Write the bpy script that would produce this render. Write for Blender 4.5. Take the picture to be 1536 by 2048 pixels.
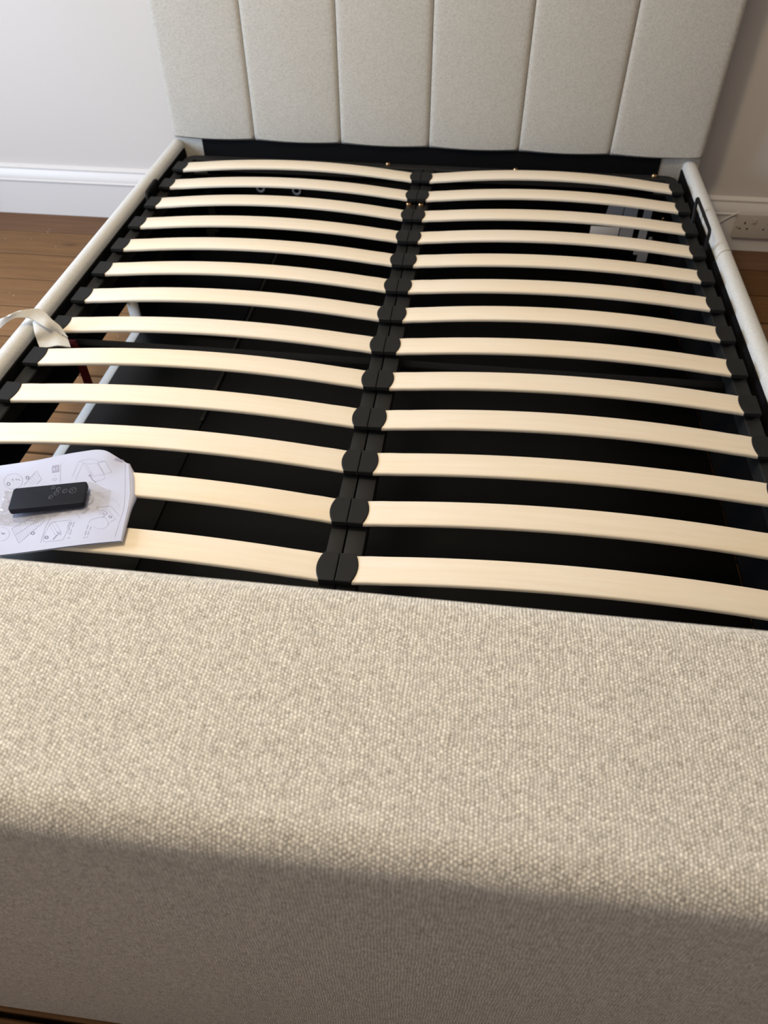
import bpy, bmesh, math, random
from mathutils import Vector, Matrix
for o in list(bpy.data.objects): bpy.data.objects.remove(o, do_unlink=True)
random.seed(7)
SC = bpy.context.scene
COL = SC.collection
ZO = 0.28          # the slat tops lie at local z = 0; the floor is world z = 0

# ---------------------------------------------------------------- camera
cd = bpy.data.cameras.new('camera')
cam = bpy.data.objects.new('camera', cd); COL.objects.link(cam)
cam.location = (0.1651, -0.7501, 0.8882 + ZO)
cam.rotation_euler = (0.76641, 0.00524, 0.12242)
cd.sensor_fit = 'VERTICAL'; cd.sensor_height = 9.26; cd.sensor_width = 6.945
cd.lens = 1517.316 / 2048 * 9.26
cd.clip_start = 0.02; cd.clip_end = 50
cd.dof.use_dof = True; cd.dof.focus_distance = 1.05; cd.dof.aperture_fstop = 1.9
SC.camera = cam

# ---------------------------------------------------------------- light
w = bpy.data.worlds.new('world'); SC.world = w; w.use_nodes = True
w.node_tree.nodes['Background'].inputs['Color'].default_value = (0.75, 0.85, 1.0, 1)
w.node_tree.nodes['Background'].inputs['Strength'].default_value = 0.3
def area(name, loc, target, sx, sy, power, color, spread=180):
    l = bpy.data.lights.new(name, 'AREA'); l.shape = 'RECTANGLE'; l.size = sx; l.size_y = sy
    l.energy = power; l.color = color; l.spread = math.radians(spread)
    o = bpy.data.objects.new(name, l); COL.objects.link(o); o.location = loc
    d = Vector(target) - Vector(loc); o.rotation_euler = d.to_track_quat('-Z', 'Y').to_euler()
    return o
WX = -2.25         # plane of the left wall
area('window_daylight', (WX + 0.03, 0.30, 0.86), (WX + 1.0, 0.30, 0.78), 1.0, 1.1, 62, (0.64, 0.80, 1.0))
pl = bpy.data.lights.new('ceiling_bulb', 'POINT'); pl.energy = 54; pl.color = (1.0, 0.82, 0.53); pl.shadow_soft_size = 0.14
po = bpy.data.objects.new('ceiling_bulb', pl); COL.objects.link(po); po.location = (-0.66, 0.02, 2.24)
vs = SC.view_settings
vs.view_transform = 'Standard'; vs.look = 'None'; vs.gamma = 1.0; vs.use_curve_mapping = False
vs.exposure = 0.25

# ---------------------------------------------------------------- node helpers
class NT:
    def __init__(s, name):
        s.m = bpy.data.materials.new(name); s.m.use_nodes = True
        s.t = s.m.node_tree; s.b = s.t.nodes['Principled BSDF']
    def n(s, typ, **kw):
        x = s.t.nodes.new(typ)
        for k, v in kw.items(): setattr(x, k, v)
        return x
    def put(s, sock, v):
        if isinstance(v, bpy.types.NodeSocket): s.t.links.new(v, sock)
        else: sock.default_value = v
    def math(s, op, a, b=None, c=None, clamp=False):
        x = s.n('ShaderNodeMath', operation=op, use_clamp=clamp)
        for i, v in enumerate((a, b, c)):
            if v is not None: s.put(x.inputs[i], v)
        return x.outputs[0]
    def vmath(s, op, a, b=None):
        x = s.n('ShaderNodeVectorMath', operation=op); s.put(x.inputs[0], a)
        if b is not None: s.put(x.inputs[1], b)
        return x.outputs[0]
    def uv(s): return s.n('ShaderNodeTexCoord').outputs['UV']
    def mapping(s, v, scale=(1, 1, 1), loc=(0, 0, 0)):
        x = s.n('ShaderNodeMapping'); s.put(x.inputs['Vector'], v); x.inputs['Scale'].default_value = scale
        s.put(x.inputs['Location'], loc)
        return x.outputs[0]
    def noise(s, v, scale, detail=3, rough=0.55, out='Fac'):
        x = s.n('ShaderNodeTexNoise'); s.put(x.inputs['Vector'], v); x.inputs['Scale'].default_value = scale
        x.inputs['Detail'].default_value = detail; x.inputs['Roughness'].default_value = rough
        return x.outputs[out]
    def ramp(s, f, stops, interp='LINEAR'):
        x = s.n('ShaderNodeValToRGB'); s.put(x.inputs[0], f); r = x.color_ramp; r.interpolation = interp
        while len(r.elements) < len(stops): r.elements.new(0.5)
        for e, (p, c) in zip(r.elements, stops): e.position = p; e.color = tuple(c) + ((1,) if len(c) == 3 else ())
        return x.outputs['Color']
    def mix(s, f, a, b, mode='MIX'):
        x = s.n('ShaderNodeMix', data_type='RGBA', blend_type=mode)
        s.put(x.inputs[0], f); s.put(x.inputs[6], a); s.put(x.inputs[7], b)
        return x.outputs[2]
    def bump(s, h, strength, dist):
        x = s.n('ShaderNodeBump'); s.put(x.inputs['Height'], h); x.inputs['Strength'].default_value = strength
        x.inputs['Distance'].default_value = dist
        s.t.links.new(x.outputs[0], s.b.inputs['Normal']); return x
    def fin(s, color=None, rough=0.6, spec=0.5, metal=0.0):
        if color is not None: s.put(s.b.inputs['Base Color'], color if isinstance(color, bpy.types.NodeSocket) else tuple(color) + (1,))
        s.put(s.b.inputs['Roughness'], rough); s.b.inputs['Specular IOR Level'].default_value = spec
        s.b.inputs['Metallic'].default_value = metal
        return s.m
def plain(name, color, rough=0.6, spec=0.4, metal=0.0, bump=None):
    k = NT(name)
    c = k.n('ShaderNodeTexCoord').outputs['Object']
    f = k.noise(c, 30, 4)
    col = k.mix(k.math('MULTIPLY', f, 0.25), tuple(color) + (1,), tuple(x * 0.75 for x in color) + (1,))
    if bump: k.bump(k.noise(c, bump[0], 4), bump[1], bump[2])
    return k.fin(col, rough, spec, metal)

def fabric(name, period, light, dark, bump_s=1.0, fleck=0.5, streak=1.0, relief=0.16):
    """plain basket weave of cream and taupe yarn with shade painted into the holes, UV in metres"""
    k = NT(name); uv = k.uv()
    wob = k.noise(uv, 55, 2, out='Color')
    wob = k.vmath('SCALE', k.vmath('SUBTRACT', wob, (0.5, 0.5, 0.5))); wob.node.inputs['Scale'].default_value = 0.0050
    wob2 = k.noise(uv, 420, 2, out='Color')
    wob2 = k.vmath('SCALE', k.vmath('SUBTRACT', wob2, (0.5, 0.5, 0.5))); wob2.node.inputs['Scale'].default_value = 0.0022
    p = k.vmath('ADD', k.vmath('ADD', uv, wob), wob2)
    p = k.vmath('SCALE', p); p.node.inputs['Scale'].default_value = 1.0 / period
    sep = k.n('ShaderNodeSeparateXYZ'); k.put(sep.inputs[0], p); u, v = sep.outputs[0], sep.outputs[1]
    v = k.math('ADD', v, k.math('MULTIPLY', k.math('FLOOR', u), 0.42))      # each pick is stepped along: a loose twill
    a = k.math('SINE', k.math('MULTIPLY', k.math('FRACT', u), math.pi))
    b = k.math('SINE', k.math('MULTIPLY', k.math('FRACT', v), math.pi))
    par = k.math('MODULO', k.math('ABSOLUTE', k.math('ADD', k.math('FLOOR', u), k.math('FLOOR', v))), 2.0)
    par = k.math('GREATER_THAN', par, 0.5)
    ha = k.math('MULTIPLY', a, k.math('POWER', b, 0.35)); hb = k.math('MULTIPLY', b, k.math('POWER', a, 0.35))
    h = k.math('ADD', k.math('MULTIPLY', ha, par), k.math('MULTIPLY', hb, k.math('SUBTRACT', 1.0, par)))
    cell = k.n('ShaderNodeCombineXYZ'); k.put(cell.inputs[0], k.math('FLOOR', u)); k.put(cell.inputs[1], k.math('FLOOR', v))
    wn = k.n('ShaderNodeTexWhiteNoise', noise_dimensions='2D'); k.put(wn.inputs['Vector'], cell.outputs[0]); rnd = wn.outputs['Value']
    mel = k.noise(k.mapping(uv, (1, streak, 1)), 900, 3, 0.6)
    big = k.noise(uv, 160, 3, 0.6)
    body = k.math('POWER', k.math('MULTIPLY', a, b), 0.45)            # falls to 0 in the holes between yarns, darkening their colour as shade
    t = k.math('MULTIPLY', body, k.math('ADD', 0.55, k.math('MULTIPLY', rnd, 0.45)))
    t = k.math('ADD', t, k.math('MULTIPLY', k.math('SUBTRACT', mel, 0.5), 0.9 * fleck))
    t = k.math('ADD', t, k.math('MULTIPLY', k.math('SUBTRACT', big, 0.5), 0.40 * fleck), clamp=True)
    h = k.math('ADD', k.math('MULTIPLY', h, 0.6), k.math('MULTIPLY', body, 0.6))
    h2 = k.math('ADD', h, k.math('MULTIPLY', k.math('SUBTRACT', mel, 0.5), 0.6))
    col = k.ramp(t, [(0.16, dark), (0.48, tuple(l * .70 + d * .30 for l, d in zip(light, dark))), (0.86, light)])
    k.bump(h2, bump_s, period * relief)
    k.b.inputs['Sheen Weight'].default_value = 0.05
    return k.fin(col, 0.95, 0.1)

M = {}
M['fabric'] = fabric('woven_fabric', 0.0026, (1.0, 0.98, 0.955), (0.29, 0.27, 0.245), 1.0, 0.7, 0.36, 0.30)
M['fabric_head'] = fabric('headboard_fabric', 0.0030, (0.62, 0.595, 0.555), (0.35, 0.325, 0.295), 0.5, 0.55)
M['rail_fabric'] = fabric('rail_fabric', 0.0026, (0.71, 0.705, 0.695), (0.50, 0.49, 0.475), 0.45, 0.4)
M['strap_fabric'] = fabric('strap_fabric', 0.0016, (0.72, 0.705, 0.68), (0.52, 0.505, 0.48), 0.3, 0.3)
M['black_cloth'] = plain('black_cloth', (0.006, 0.006, 0.007), 0.95, 0.05)
M['black_board'] = plain('black_board', (0.0025, 0.0023, 0.0023), 0.45, 0.16)
M['navy'] = plain('navy_black_board', (0.0032, 0.0034, 0.0055), 0.7, 0.1)
M['black_metal'] = plain('black_metal', (0.004, 0.004, 0.0045), 0.5, 0.2)
M['grey_plastic'] = plain('cap_plastic', (0.0115, 0.0115, 0.012), 0.62, 0.22)
M['rail_metal'] = plain('powder_coated_rail', (0.016, 0.0157, 0.0157), 0.6, 0.22)
M['grey_metal'] = plain('grey_metal', (0.36, 0.36, 0.39), 0.5, 0.4)
M['card'] = plain('pale_card', (0.80, 0.77, 0.79), 0.8, 0.2)
M['copper'] = plain('yellow_zinc', (0.75, 0.45, 0.22), 0.3, 0.5, 1.0)
M['steel'] = plain('dull_steel', (0.36, 0.37, 0.39), 0.45, 0.5, 0.6)
M['red_web'] = plain('red_webbing', (0.055, 0.002, 0.003), 0.8, 0.2)
M['remote'] = plain('remote_plastic', (0.010, 0.0115, 0.019), 0.6, 0.16, 0, (900, 0.25, 0.0002))
M['remote_mark'] = plain('remote_print', (0.19, 0.20, 0.23), 0.6, 0.2)
M['paper'] = plain('white_paper', (0.53, 0.555, 0.71), 0.7, 0.25)
M['ink'] = plain('grey_ink', (0.36, 0.36, 0.50), 0.8, 0.1)
M['ink_dark'] = plain('dark_ink', (0.20, 0.20, 0.29), 0.8, 0.1)
M['white_plastic'] = plain('socket_plastic', (0.50, 0.46, 0.43), 0.4, 0.4)
M['hole'] = plain('socket_hole', (0.02, 0.014, 0.012), 0.8, 0.1)
M['stitch'] = plain('seam_thread', (0.52, 0.49, 0.43), 0.9, 0.1)

def wood_slat():
    k = NT('birch_slat'); uv = k.uv(); oi = k.n('ShaderNodeObjectInfo')
    rnd = oi.outputs['Random']
    cx = k.n('ShaderNodeCombineXYZ'); k.put(cx.inputs[0], k.math('MULTIPLY', rnd, 7.3)); k.put(cx.inputs[1], k.math('MULTIPLY', rnd, 31.0))
    p = k.vmath('ADD', uv, cx.outputs[0])
    g = k.noise(k.mapping(p, (5, 110, 1)), 1.0, 6, 0.6)
    big = k.noise(k.mapping(p, (2.2, 6, 1)), 1.0, 3)
    base = k.ramp(big, [(0.3, (0.86, 0.755, 0.605)), (0.5, (0.86, 0.77, 0.655)), (0.75, (0.86, 0.725, 0.54))])
    base = k.mix(k.math('MULTIPLY', rnd, 0.25), base, (0.86, 0.74, 0.56, 1))
    col = k.mix(k.ramp(g, [(0.35, (0, 0, 0)), (0.75, (0.22, 0.22, 0.22))]), base, (0.66, 0.46, 0.26, 1))
    fl = k.noise(k.mapping(p, (70, 260, 1)), 1.0, 2)
    col = k.mix(k.ramp(fl, [(0.70, (0, 0, 0)), (0.80, (0.16, 0.16, 0.16))]), col, (0.50, 0.34, 0.18, 1))
    k.bump(g, 0.15, 0.0006)
    return k.fin(col, 0.55, 0.3)
M['slat'] = wood_slat()

def plank_mat():
    k = NT('old_pine_plank'); uv = k.uv(); oi = k.n('ShaderNodeObjectInfo'); rnd = oi.outputs['Random']
    cx = k.n('ShaderNodeCombineXYZ'); k.put(cx.inputs[0], k.math('MULTIPLY', rnd, 17.0)); k.put(cx.inputs[1], k.math('MULTIPLY', rnd, 43.0))
    p = k.vmath('ADD', uv, cx.outputs[0])
    g = k.noise(k.mapping(p, (4, 46, 1)), 1.0, 7, 0.62)
    big = k.noise(k.mapping(p, (3, 9, 1)), 1.0, 4)
    col = k.ramp(g, [(0.25, (0.115, 0.056, 0.024)), (0.5, (0.195, 0.099, 0.042)), (0.78, (0.275, 0.148, 0.069))])
    col = k.mix(k.ramp(big, [(0.35, (0, 0, 0)), (0.75, (0.5, 0.5, 0.5))]), col, (0.19, 0.105, 0.05, 1))
    col = k.mix(k.math('MULTIPLY', rnd, 0.35), col, (0.17, 0.095, 0.045, 1))
    kn = k.n('ShaderNodeTexVoronoi'); k.put(kn.inputs['Vector'], k.mapping(p, (2.2, 6.0, 1))); kn.inputs['Scale'].default_value = 1.0
    col = k.mix(k.ramp(kn.outputs['Distance'], [(0.03, (0.75, 0.75, 0.75)), (0.085, (0, 0, 0))]), col, (0.075, 0.038, 0.02, 1))
    sp = k.noise(p, 95, 2, 0.5)
    col = k.mix(k.ramp(sp, [(0.735, (0, 0, 0)), (0.765, (0.75, 0.75, 0.75))]), col, (0.62, 0.55, 0.47, 1))
    col = k.mix(1.0, col, oi.outputs['Color'], 'MULTIPLY')             # each board's own tone, with painted shade on the right-hand ones
    k.bump(k.math('ADD', g, k.math('MULTIPLY', big, 0.5)), 0.35, 0.002)
    return k.fin(col, k.math('ADD', 0.62, k.math('MULTIPLY', g, 0.25)), 0.18)
M['plank'] = plank_mat()
M['subfloor'] = plain('floor_gap', (0.018, 0.011, 0.007), 0.95, 0.05)

def paint(name, c, bs=0.15):
    k = NT(name); o = k.n('ShaderNodeTexCoord').outputs['Object']
    f = k.noise(o, 3.0, 4); f2 = k.noise(o, 60, 5)
    col = k.mix(k.math('MULTIPLY', f, 0.18), tuple(c) + (1,), tuple(x * 0.88 for x in c) + (1,))
    k.bump(f2, bs, 0.002)
    return k.fin(col, 0.75, 0.25)
M['wall'] = paint('matt_wall_paint', (0.60, 0.565, 0.55))
M['ceiling'] = paint('ceiling_paint', (0.78, 0.76, 0.74))
def skirting_paint():
    k = NT('gloss_skirting_paint'); o = k.n('ShaderNodeTexCoord').outputs['Object']
    f = k.noise(o, 6.0, 4)
    col = k.mix(k.math('MULTIPLY', f, 0.2), (0.66, 0.635, 0.635, 1), (0.58, 0.555, 0.55, 1))
    ch = k.noise(k.mapping(o, (28, 28, 60)), 1.0, 3)
    col = k.mix(k.ramp(ch, [(0.74, (0, 0, 0)), (0.77, (0.5, 0.5, 0.5))]), col, (0.36, 0.27, 0.21, 1))
    k.bump(k.noise(o, 40, 4), 0.2, 0.002)
    return k.fin(col, 0.42, 0.4)
M['skirting'] = skirting_paint()

def film_mat():
    m = bpy.data.materials.new('clear_film'); m.use_nodes = True; t = m.node_tree
    for n in list(t.nodes): t.nodes.remove(n)
    out = t.nodes.new('ShaderNodeOutputMaterial'); mx = t.nodes.new('ShaderNodeMixShader')
    tr = t.nodes.new('ShaderNodeBsdfTransparent'); gl = t.nodes.new('ShaderNodeBsdfGlossy')
    tr.inputs[0].default_value = (0.985, 0.985, 0.985, 1); gl.inputs['Roughness'].default_value = 0.12
    fr = t.nodes.new('ShaderNodeLayerWeight'); fr.inputs['Blend'].default_value = 0.25
    tc = t.nodes.new('ShaderNodeTexCoord'); nz = t.nodes.new('ShaderNodeTexNoise'); nz.inputs['Scale'].default_value = 60
    bp = t.nodes.new('ShaderNodeBump'); bp.inputs['Strength'].default_value = 0.6; bp.inputs['Distance'].default_value = 0.004
    L = t.links.new
    L(tc.outputs['Object'], nz.inputs['Vector']); L(nz.outputs['Fac'], bp.inputs['Height'])
    L(bp.outputs[0], gl.inputs['Normal']); L(bp.outputs[0], fr.inputs['Normal'])
    mul = t.nodes.new('ShaderNodeMath'); mul.operation = 'MULTIPLY'; mul.inputs[1].default_value = 0.30; mul.use_clamp = True
    L(fr.outputs[0], mul.inputs[0]); L(mul.outputs[0], mx.inputs[0]); L(tr.outputs[0], mx.inputs[1]); L(gl.outputs[0], mx.inputs[2]); L(mx.outputs[0], out.inputs[0])
    return m
M['film'] = film_mat()

# ---------------------------------------------------------------- mesh helpers
def box_uv(me, off=(0, 0)):
    uvl = me.uv_layers.new(name='UVMap'); V = me.vertices
    for p in me.polygons:
        n = p.normal; a = (abs(n.x), abs(n.y), abs(n.z)); i = a.index(max(a))
        for li in p.loop_indices:
            c = V[me.loops[li].vertex_index].co
            uvl.data[li].uv = ((c.y, c.z), (c.x, c.z), (c.x, c.y))[i]
def finish(bm, name, mat, parent=None, origin=(0, 0, 0), smooth=40, uv='box', keep_uv=False):
    """link a bmesh (built in slat coordinates) as one object whose origin sits at `origin`"""
    o3 = Vector(origin)
    bmesh.ops.translate(bm, verts=bm.verts, vec=-o3)
    me = bpy.data.meshes.new(name)
    if not keep_uv: bmesh.ops.recalc_face_normals(bm, faces=bm.faces)
    bm.to_mesh(me); bm.free()
    me.materials.append(mat)
    if not keep_uv: box_uv(me)
    if smooth:
        for p in me.polygons: p.use_smooth = True
        me.set_sharp_from_angle(angle=math.radians(smooth))
    o = bpy.data.objects.new(name, me); COL.objects.link(o)
    place(o, origin, parent)
    return o
ORI = {}
def place(o, origin, parent=None):
    o3 = Vector(origin); ORI[o.name] = o3
    if parent is not None:
        o.parent = parent; o.location = o3 - ORI[parent.name]
    else: o.location = o3 + Vector((0, 0, ZO))
def empty(name, origin):
    o = bpy.data.objects.new(name, None); COL.objects.link(o); o.empty_display_size = 0.1; place(o, origin); return o
def tag(o, label, cat, group=None):
    o['label'] = label; o['category'] = cat
    if group: o['group'] = group
def structure(o): o['kind'] = 'structure'; return o
def box(bm, x0, x1, y0, y1, z0, z1, bev=0.0, seg=2):
    r = bmesh.ops.create_cube(bm, size=1)
    vs_ = r['verts']
    bmesh.ops.scale(bm, verts=vs_, vec=(x1 - x0, y1 - y0, z1 - z0))
    bmesh.ops.translate(bm, verts=vs_, vec=((x0 + x1) / 2, (y0 + y1) / 2, (z0 + z1) / 2))
    if bev > 0:
        es = set(e for v in vs_ for e in v.link_edges)
        bmesh.ops.bevel(bm, geom=list(es), offset=bev, segments=seg, profile=0.5, affect='EDGES')
def boxo(name, b, mat, parent=None, bev=0.002, origin=None, seg=2):
    bm = bmesh.new(); box(bm, *b, bev, seg)
    return finish(bm, name, mat, parent, origin or ((b[0] + b[1]) / 2, (b[2] + b[3]) / 2, b[4]))
def prism(bm, outline, axis, a, b, cap=True):
    """extrude a 2D outline along axis from a to b; outline in the other two axes (cyclic order)"""
    def P(u, v, t): return {'x': (t, u, v), 'y': (u, t, v), 'z': (u, v, t)}[axis]
    A = [bm.verts.new(P(u, v, a)) for u, v in outline]; B = [bm.verts.new(P(u, v, b)) for u, v in outline]
    n = len(outline)
    for i in range(n): bm.faces.new((A[i], A[(i + 1) % n], B[(i + 1) % n], B[i]))
    if cap: bm.faces.new(A); bm.faces.new(B)
def tube(bm, pts, r, n=10, closed=False, caps=True):
    pts = [Vector(p) for p in pts]; m = len(pts); rings = []
    up = None
    for i, p in enumerate(pts):
        a = pts[i - 1] if (i > 0 or closed) else p; b = pts[(i + 1) % m] if (i < m - 1 or closed) else p
        t = (b - a).normalized()
        if up is None: up = t.orthogonal().normalized()
        up = (up - t * up.dot(t)).normalized(); s = t.cross(up)
        rings.append([bm.verts.new(p + (up * math.cos(2 * math.pi * k / n) + s * math.sin(2 * math.pi * k / n)) * r) for k in range(n)])
    for i in range(m if closed else m - 1):
        A, B = rings[i], rings[(i + 1) % m]
        for k in range(n): bm.faces.new((A[k], A[(k + 1) % n], B[(k + 1) % n], B[k]))
    if caps and not closed: bm.faces.new(rings[0]); bm.faces.new(rings[-1])
def disc(bm, c, r, h, n=16, axis='z', dome=0.3):
    rings = []
    for rr, hh in ((r, 0), (r, h * (1 - dome)), (r * 0.8, h)):
        ring = []
        for k in range(n):
            a = 2 * math.pi * k / n; u, v = rr * math.cos(a), rr * math.sin(a)
            d = {'z': (u, v, hh), 'y': (u, -hh, v), 'x': (hh, u, v)}[axis]
            ring.append(bm.verts.new(Vector(c) + Vector(d)))
        rings.append(ring)
    for i in range(2):
        for k in range(n): bm.faces.new((rings[i][k], rings[i][(k + 1) % n], rings[i + 1][(k + 1) % n], rings[i + 1][k]))
    bm.faces.new(rings[0]); bm.faces.new(rings[2])
def sheet(bm, grid, thick):
    """closed thin slab from a grid of points"""
    R, C = len(grid), len(grid[0]); G = [[Vector(p) for p in row] for row in grid]
    top, bot = [], []
    for i in range(R):
        tr, br = [], []
        for j in range(C):
            du = G[min(i + 1, R - 1)][j] - G[max(i - 1, 0)][j]; dv = G[i][min(j + 1, C - 1)] - G[i][max(j - 1, 0)]
            n = du.cross(dv); n = n.normalized() if n.length > 1e-12 else Vector((0, 0, 1))
            if n.z < -1e-4 and False: n = -n
            tr.append(bm.verts.new(G[i][j] + n * thick / 2)); br.append(bm.verts.new(G[i][j] - n * thick / 2))
        top.append(tr); bot.append(br)
    for i in range(R - 1):
        for j in range(C - 1):
            bm.faces.new((top[i][j], top[i + 1][j], top[i + 1][j + 1], top[i][j + 1]))
            bm.faces.new((bot[i][j], bot[i][j + 1], bot[i + 1][j + 1], bot[i + 1][j]))
    for i in range(R - 1):
        bm.faces.new((top[i][0], bot[i][0], bot[i + 1][0], top[i + 1][0])); bm.faces.new((top[i][C - 1], top[i + 1][C - 1], bot[i + 1][C - 1], bot[i][C - 1]))
    for j in range(C - 1):
        bm.faces.new((top[0][j], top[0][j + 1], bot[0][j + 1], bot[0][j])); bm.faces.new((top[R - 1][j], bot[R - 1][j], bot[R - 1][j + 1], top[R - 1][j + 1]))
def cat(P, t):
    """Catmull-Rom through the points P at t in 0..1"""
    P = [Vector(p) for p in P]; x = t * (len(P) - 1); i = min(int(x), len(P) - 2); f = x - i
    a, b, c, d = P[max(i - 1, 0)], P[i], P[i + 1], P[min(i + 2, len(P) - 1)]
    return 0.5 * ((2 * b) + (c - a) * f + (2 * a - 5 * b + 4 * c - d) * f * f + (3 * b - a - 3 * c + d) * f ** 3)
def lerp(a, b, t): return a + (b - a) * t
def sstep(a, b, x):
    t = min(1, max(0, (x - a) / (b - a))); return t * t * (3 - 2 * t)

# ---------------------------------------------------------------- the room
FZ = -0.28; WY = 1.665; WXR = 3.4; WYF = -2.5; CZ = 2.5
floor = structure(boxo('floor', (WX - 0.1, WXR + 0.1, WYF - 0.1, WY + 0.1, FZ - 0.06, FZ - 0.022), M['subfloor'], None, 0))
seam = [1.6745 - 0.1515 * k for k in range(40)]
pm = {}
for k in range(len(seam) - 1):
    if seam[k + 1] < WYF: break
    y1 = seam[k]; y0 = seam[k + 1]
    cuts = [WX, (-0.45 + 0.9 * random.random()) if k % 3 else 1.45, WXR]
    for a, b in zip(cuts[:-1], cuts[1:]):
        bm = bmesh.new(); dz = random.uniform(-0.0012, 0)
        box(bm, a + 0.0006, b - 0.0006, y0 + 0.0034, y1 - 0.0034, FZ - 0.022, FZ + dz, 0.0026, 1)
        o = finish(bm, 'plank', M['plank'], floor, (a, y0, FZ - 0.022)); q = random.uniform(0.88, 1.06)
        o.color = (0.66 * q, 0.60 * q, 0.46 * q, 1) if a > WX else ((0.8 if k == 0 else 1) * q, (0.8 if k == 0 else 1) * q, q, 1)  # right-hand boards: shade beside the bed put into a darker, yellower tint
structure(boxo('wall_back', (WX - 0.1, WXR + 0.1, WY, WY + 0.1, FZ - 0.06, CZ), M['wall'], None, 0))
structure(boxo('wall_right', (WXR, WXR + 0.1, WYF, WY, FZ - 0.022, CZ), M['wall'], None, 0))
structure(boxo('wall_front', (WX - 0.1, WXR + 0.1, WYF - 0.1, WYF, FZ - 0.06, CZ), M['wall'], None, 0))
structure(boxo('ceiling', (WX - 0.1, WXR + 0.1, WYF - 0.1, WY + 0.1, CZ, CZ + 0.1), M['ceiling'], None, 0))
# left wall with the window the daylight comes through
bm = bmesh.new(); wy0, wy1, wz0, wz1 = -0.25, 0.85, 0.28, 1.46
box(bm, WX - 0.1, WX, WYF, wy0, FZ - 0.022, CZ); box(bm, WX - 0.1, WX, wy1, WY, FZ - 0.022, CZ)
box(bm, WX - 0.1, WX, wy0, wy1, FZ - 0.022, wz0); box(bm, WX - 0.1, WX, wy0, wy1, wz1, CZ)
structure(finish(bm, 'wall_left', M['wall'], None, (WX, WYF, FZ), 0))
bm = bmesh.new()
for a, b, c, d in ((wy0, wy0 + 0.05, wz0, wz1), (wy1 - 0.05, wy1, wz0, wz1), (wy0 + 0.05, wy1 - 0.05, wz0, wz0 + 0.05), (wy0 + 0.05, wy1 - 0.05, wz1 - 0.05, wz1), (wy0 + 0.05, wy1 - 0.05, 0.85, 0.9)):
    box(bm, WX - 0.08, WX - 0.03, a, b, c, d, 0.004)
structure(finish(bm, 'window_1', M['skirting'], None, (WX - 0.05, (wy0 + wy1) / 2, wz0)))
# skirting board: moulded profile in the y-z plane, running along x
SY = 1.645
prof = [(WY + 0.002, FZ), (SY, FZ), (SY, -0.169), (SY - 0.004, -0.1665), (SY - 0.0045, -0.163), (SY - 0.001, -0.160)]
for i in range(9):
    t = i / 8; prof.append((SY - 0.001 + 0.0105 * t ** 1.6, -0.158 + 0.027 * t))
prof += [(SY + 0.0075, -0.129), (SY + 0.0075, -0.125), (SY + 0.012, -0.121), (SY + 0.016, -0.119), (WY + 0.002, -0.117)]
bm = bmesh.new(); prism(bm, prof, 'x', WX, WXR)
structure(finish(bm, 'baseboard_back', M['skirting'], None, (0, SY, FZ), 25))

# ---------------------------------------------------------------- the bed
bed = empty('ottoman_bed', (0.01, 0.6, FZ))
tag(bed, 'double bed frame in cream woven fabric with bare birch slats and tall channelled headboard', 'bed')
XL, XR = -0.768, 0.7906
# headboard: core with fabric, six padded channels
hb = boxo('headboard', (XL, XR, 1.578, 1.640, FZ + 0.004, 1.02), M['fabric_head'], bed, 0.006)
seamx = [-0.7685, -0.5147, -0.2531, 0.0080, 0.2692, 0.5290, 0.7906]
for i in range(6):
    a, b = seamx[i], seamx[i + 1]; nx, nz = 22, 40; z0, z1 = 0.021, 1.02; depth = 0.019
    grid = []
    bm = bmesh.new()
    for iz in range(nz + 1):
        row = []
        tz = iz / nz; 
        # cluster rows at both ends so that the rolled edges stay round
        sz = 0.5 - 0.5 * math.cos(math.pi * tz); z = z0 + (z1 - z0) * (0.35 * tz + 0.65 * sz)
        for ix in range(nx + 1):
            tx = 0.5 - 0.5 * math.cos(math.pi * ix / nx); x = a + 0.0004 + (b - a - 0.0008) * tx
            ex = min(x - a, b - x); ez = min(z - z0, z1 - z)
            fx = math.sqrt(max(0, 1 - (1 - min(1, ex / 0.013)) ** 2)); fz = math.sqrt(max(0, 1 - (1 - min(1, ez / 0.012)) ** 2))
            bulge = 0.66 + 0.34 * math.sin(math.pi * tx) ** 0.6
            # stuffing pulls the hem up a touch towards the seams
            zz = z - 0.004 * math.sin(math.pi * tx) * (1 - sstep(0, 0.06, z - z0))
            gx = fx if (x - a < 0.02 and i == 0) or (b - x < 0.02 and i == 5) else 0.42 + 0.58 * fx
            row.append(bm.verts.new((x, 1.580 - 0.004 - depth * gx * fz * bulge, zz)))
        grid.append(row)
    for iz in range(nz):
        for ix in range(nx): bm.faces.new((grid[iz][ix], grid[iz][ix + 1], grid[iz + 1][ix + 1], grid[iz + 1][ix]))
    # sides and back close the pad
    bd = [bm.verts.new((x, 1.5785, z)) for x, z in ((a + .0004, z0), (b - .0004, z0), (b - .0004, z1), (a + .0004, z1))]
    bm.faces.new([bd[0], bd[1]] + [grid[0][ix] for ix in range(nx, -1, -1)])
    bm.faces.new([bd[2], bd[3]] + [grid[nz][ix] for ix in range(0, nx + 1)])
    bm.faces.new([bd[3], bd[0]] + [grid[iz][0] for iz in range(0, nz + 1)])
    bm.faces.new([bd[1], bd[2]] + [grid[iz][nx] for iz in range(nz, -1, -1)])
    bm.faces.new(bd)
    finish(bm, 'channel_panel', M['fabric_head'], hb, ((a + b) / 2, 1.575, z0), 50)
bc = boxo('backing_cloth', (-0.683, 0.679, 1.5745, 1.5775, -0.20, 0.034), M['black_cloth'], hb, 0.001)
bc['label'] = 'black dust cloth across the foot of the headboard'
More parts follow.
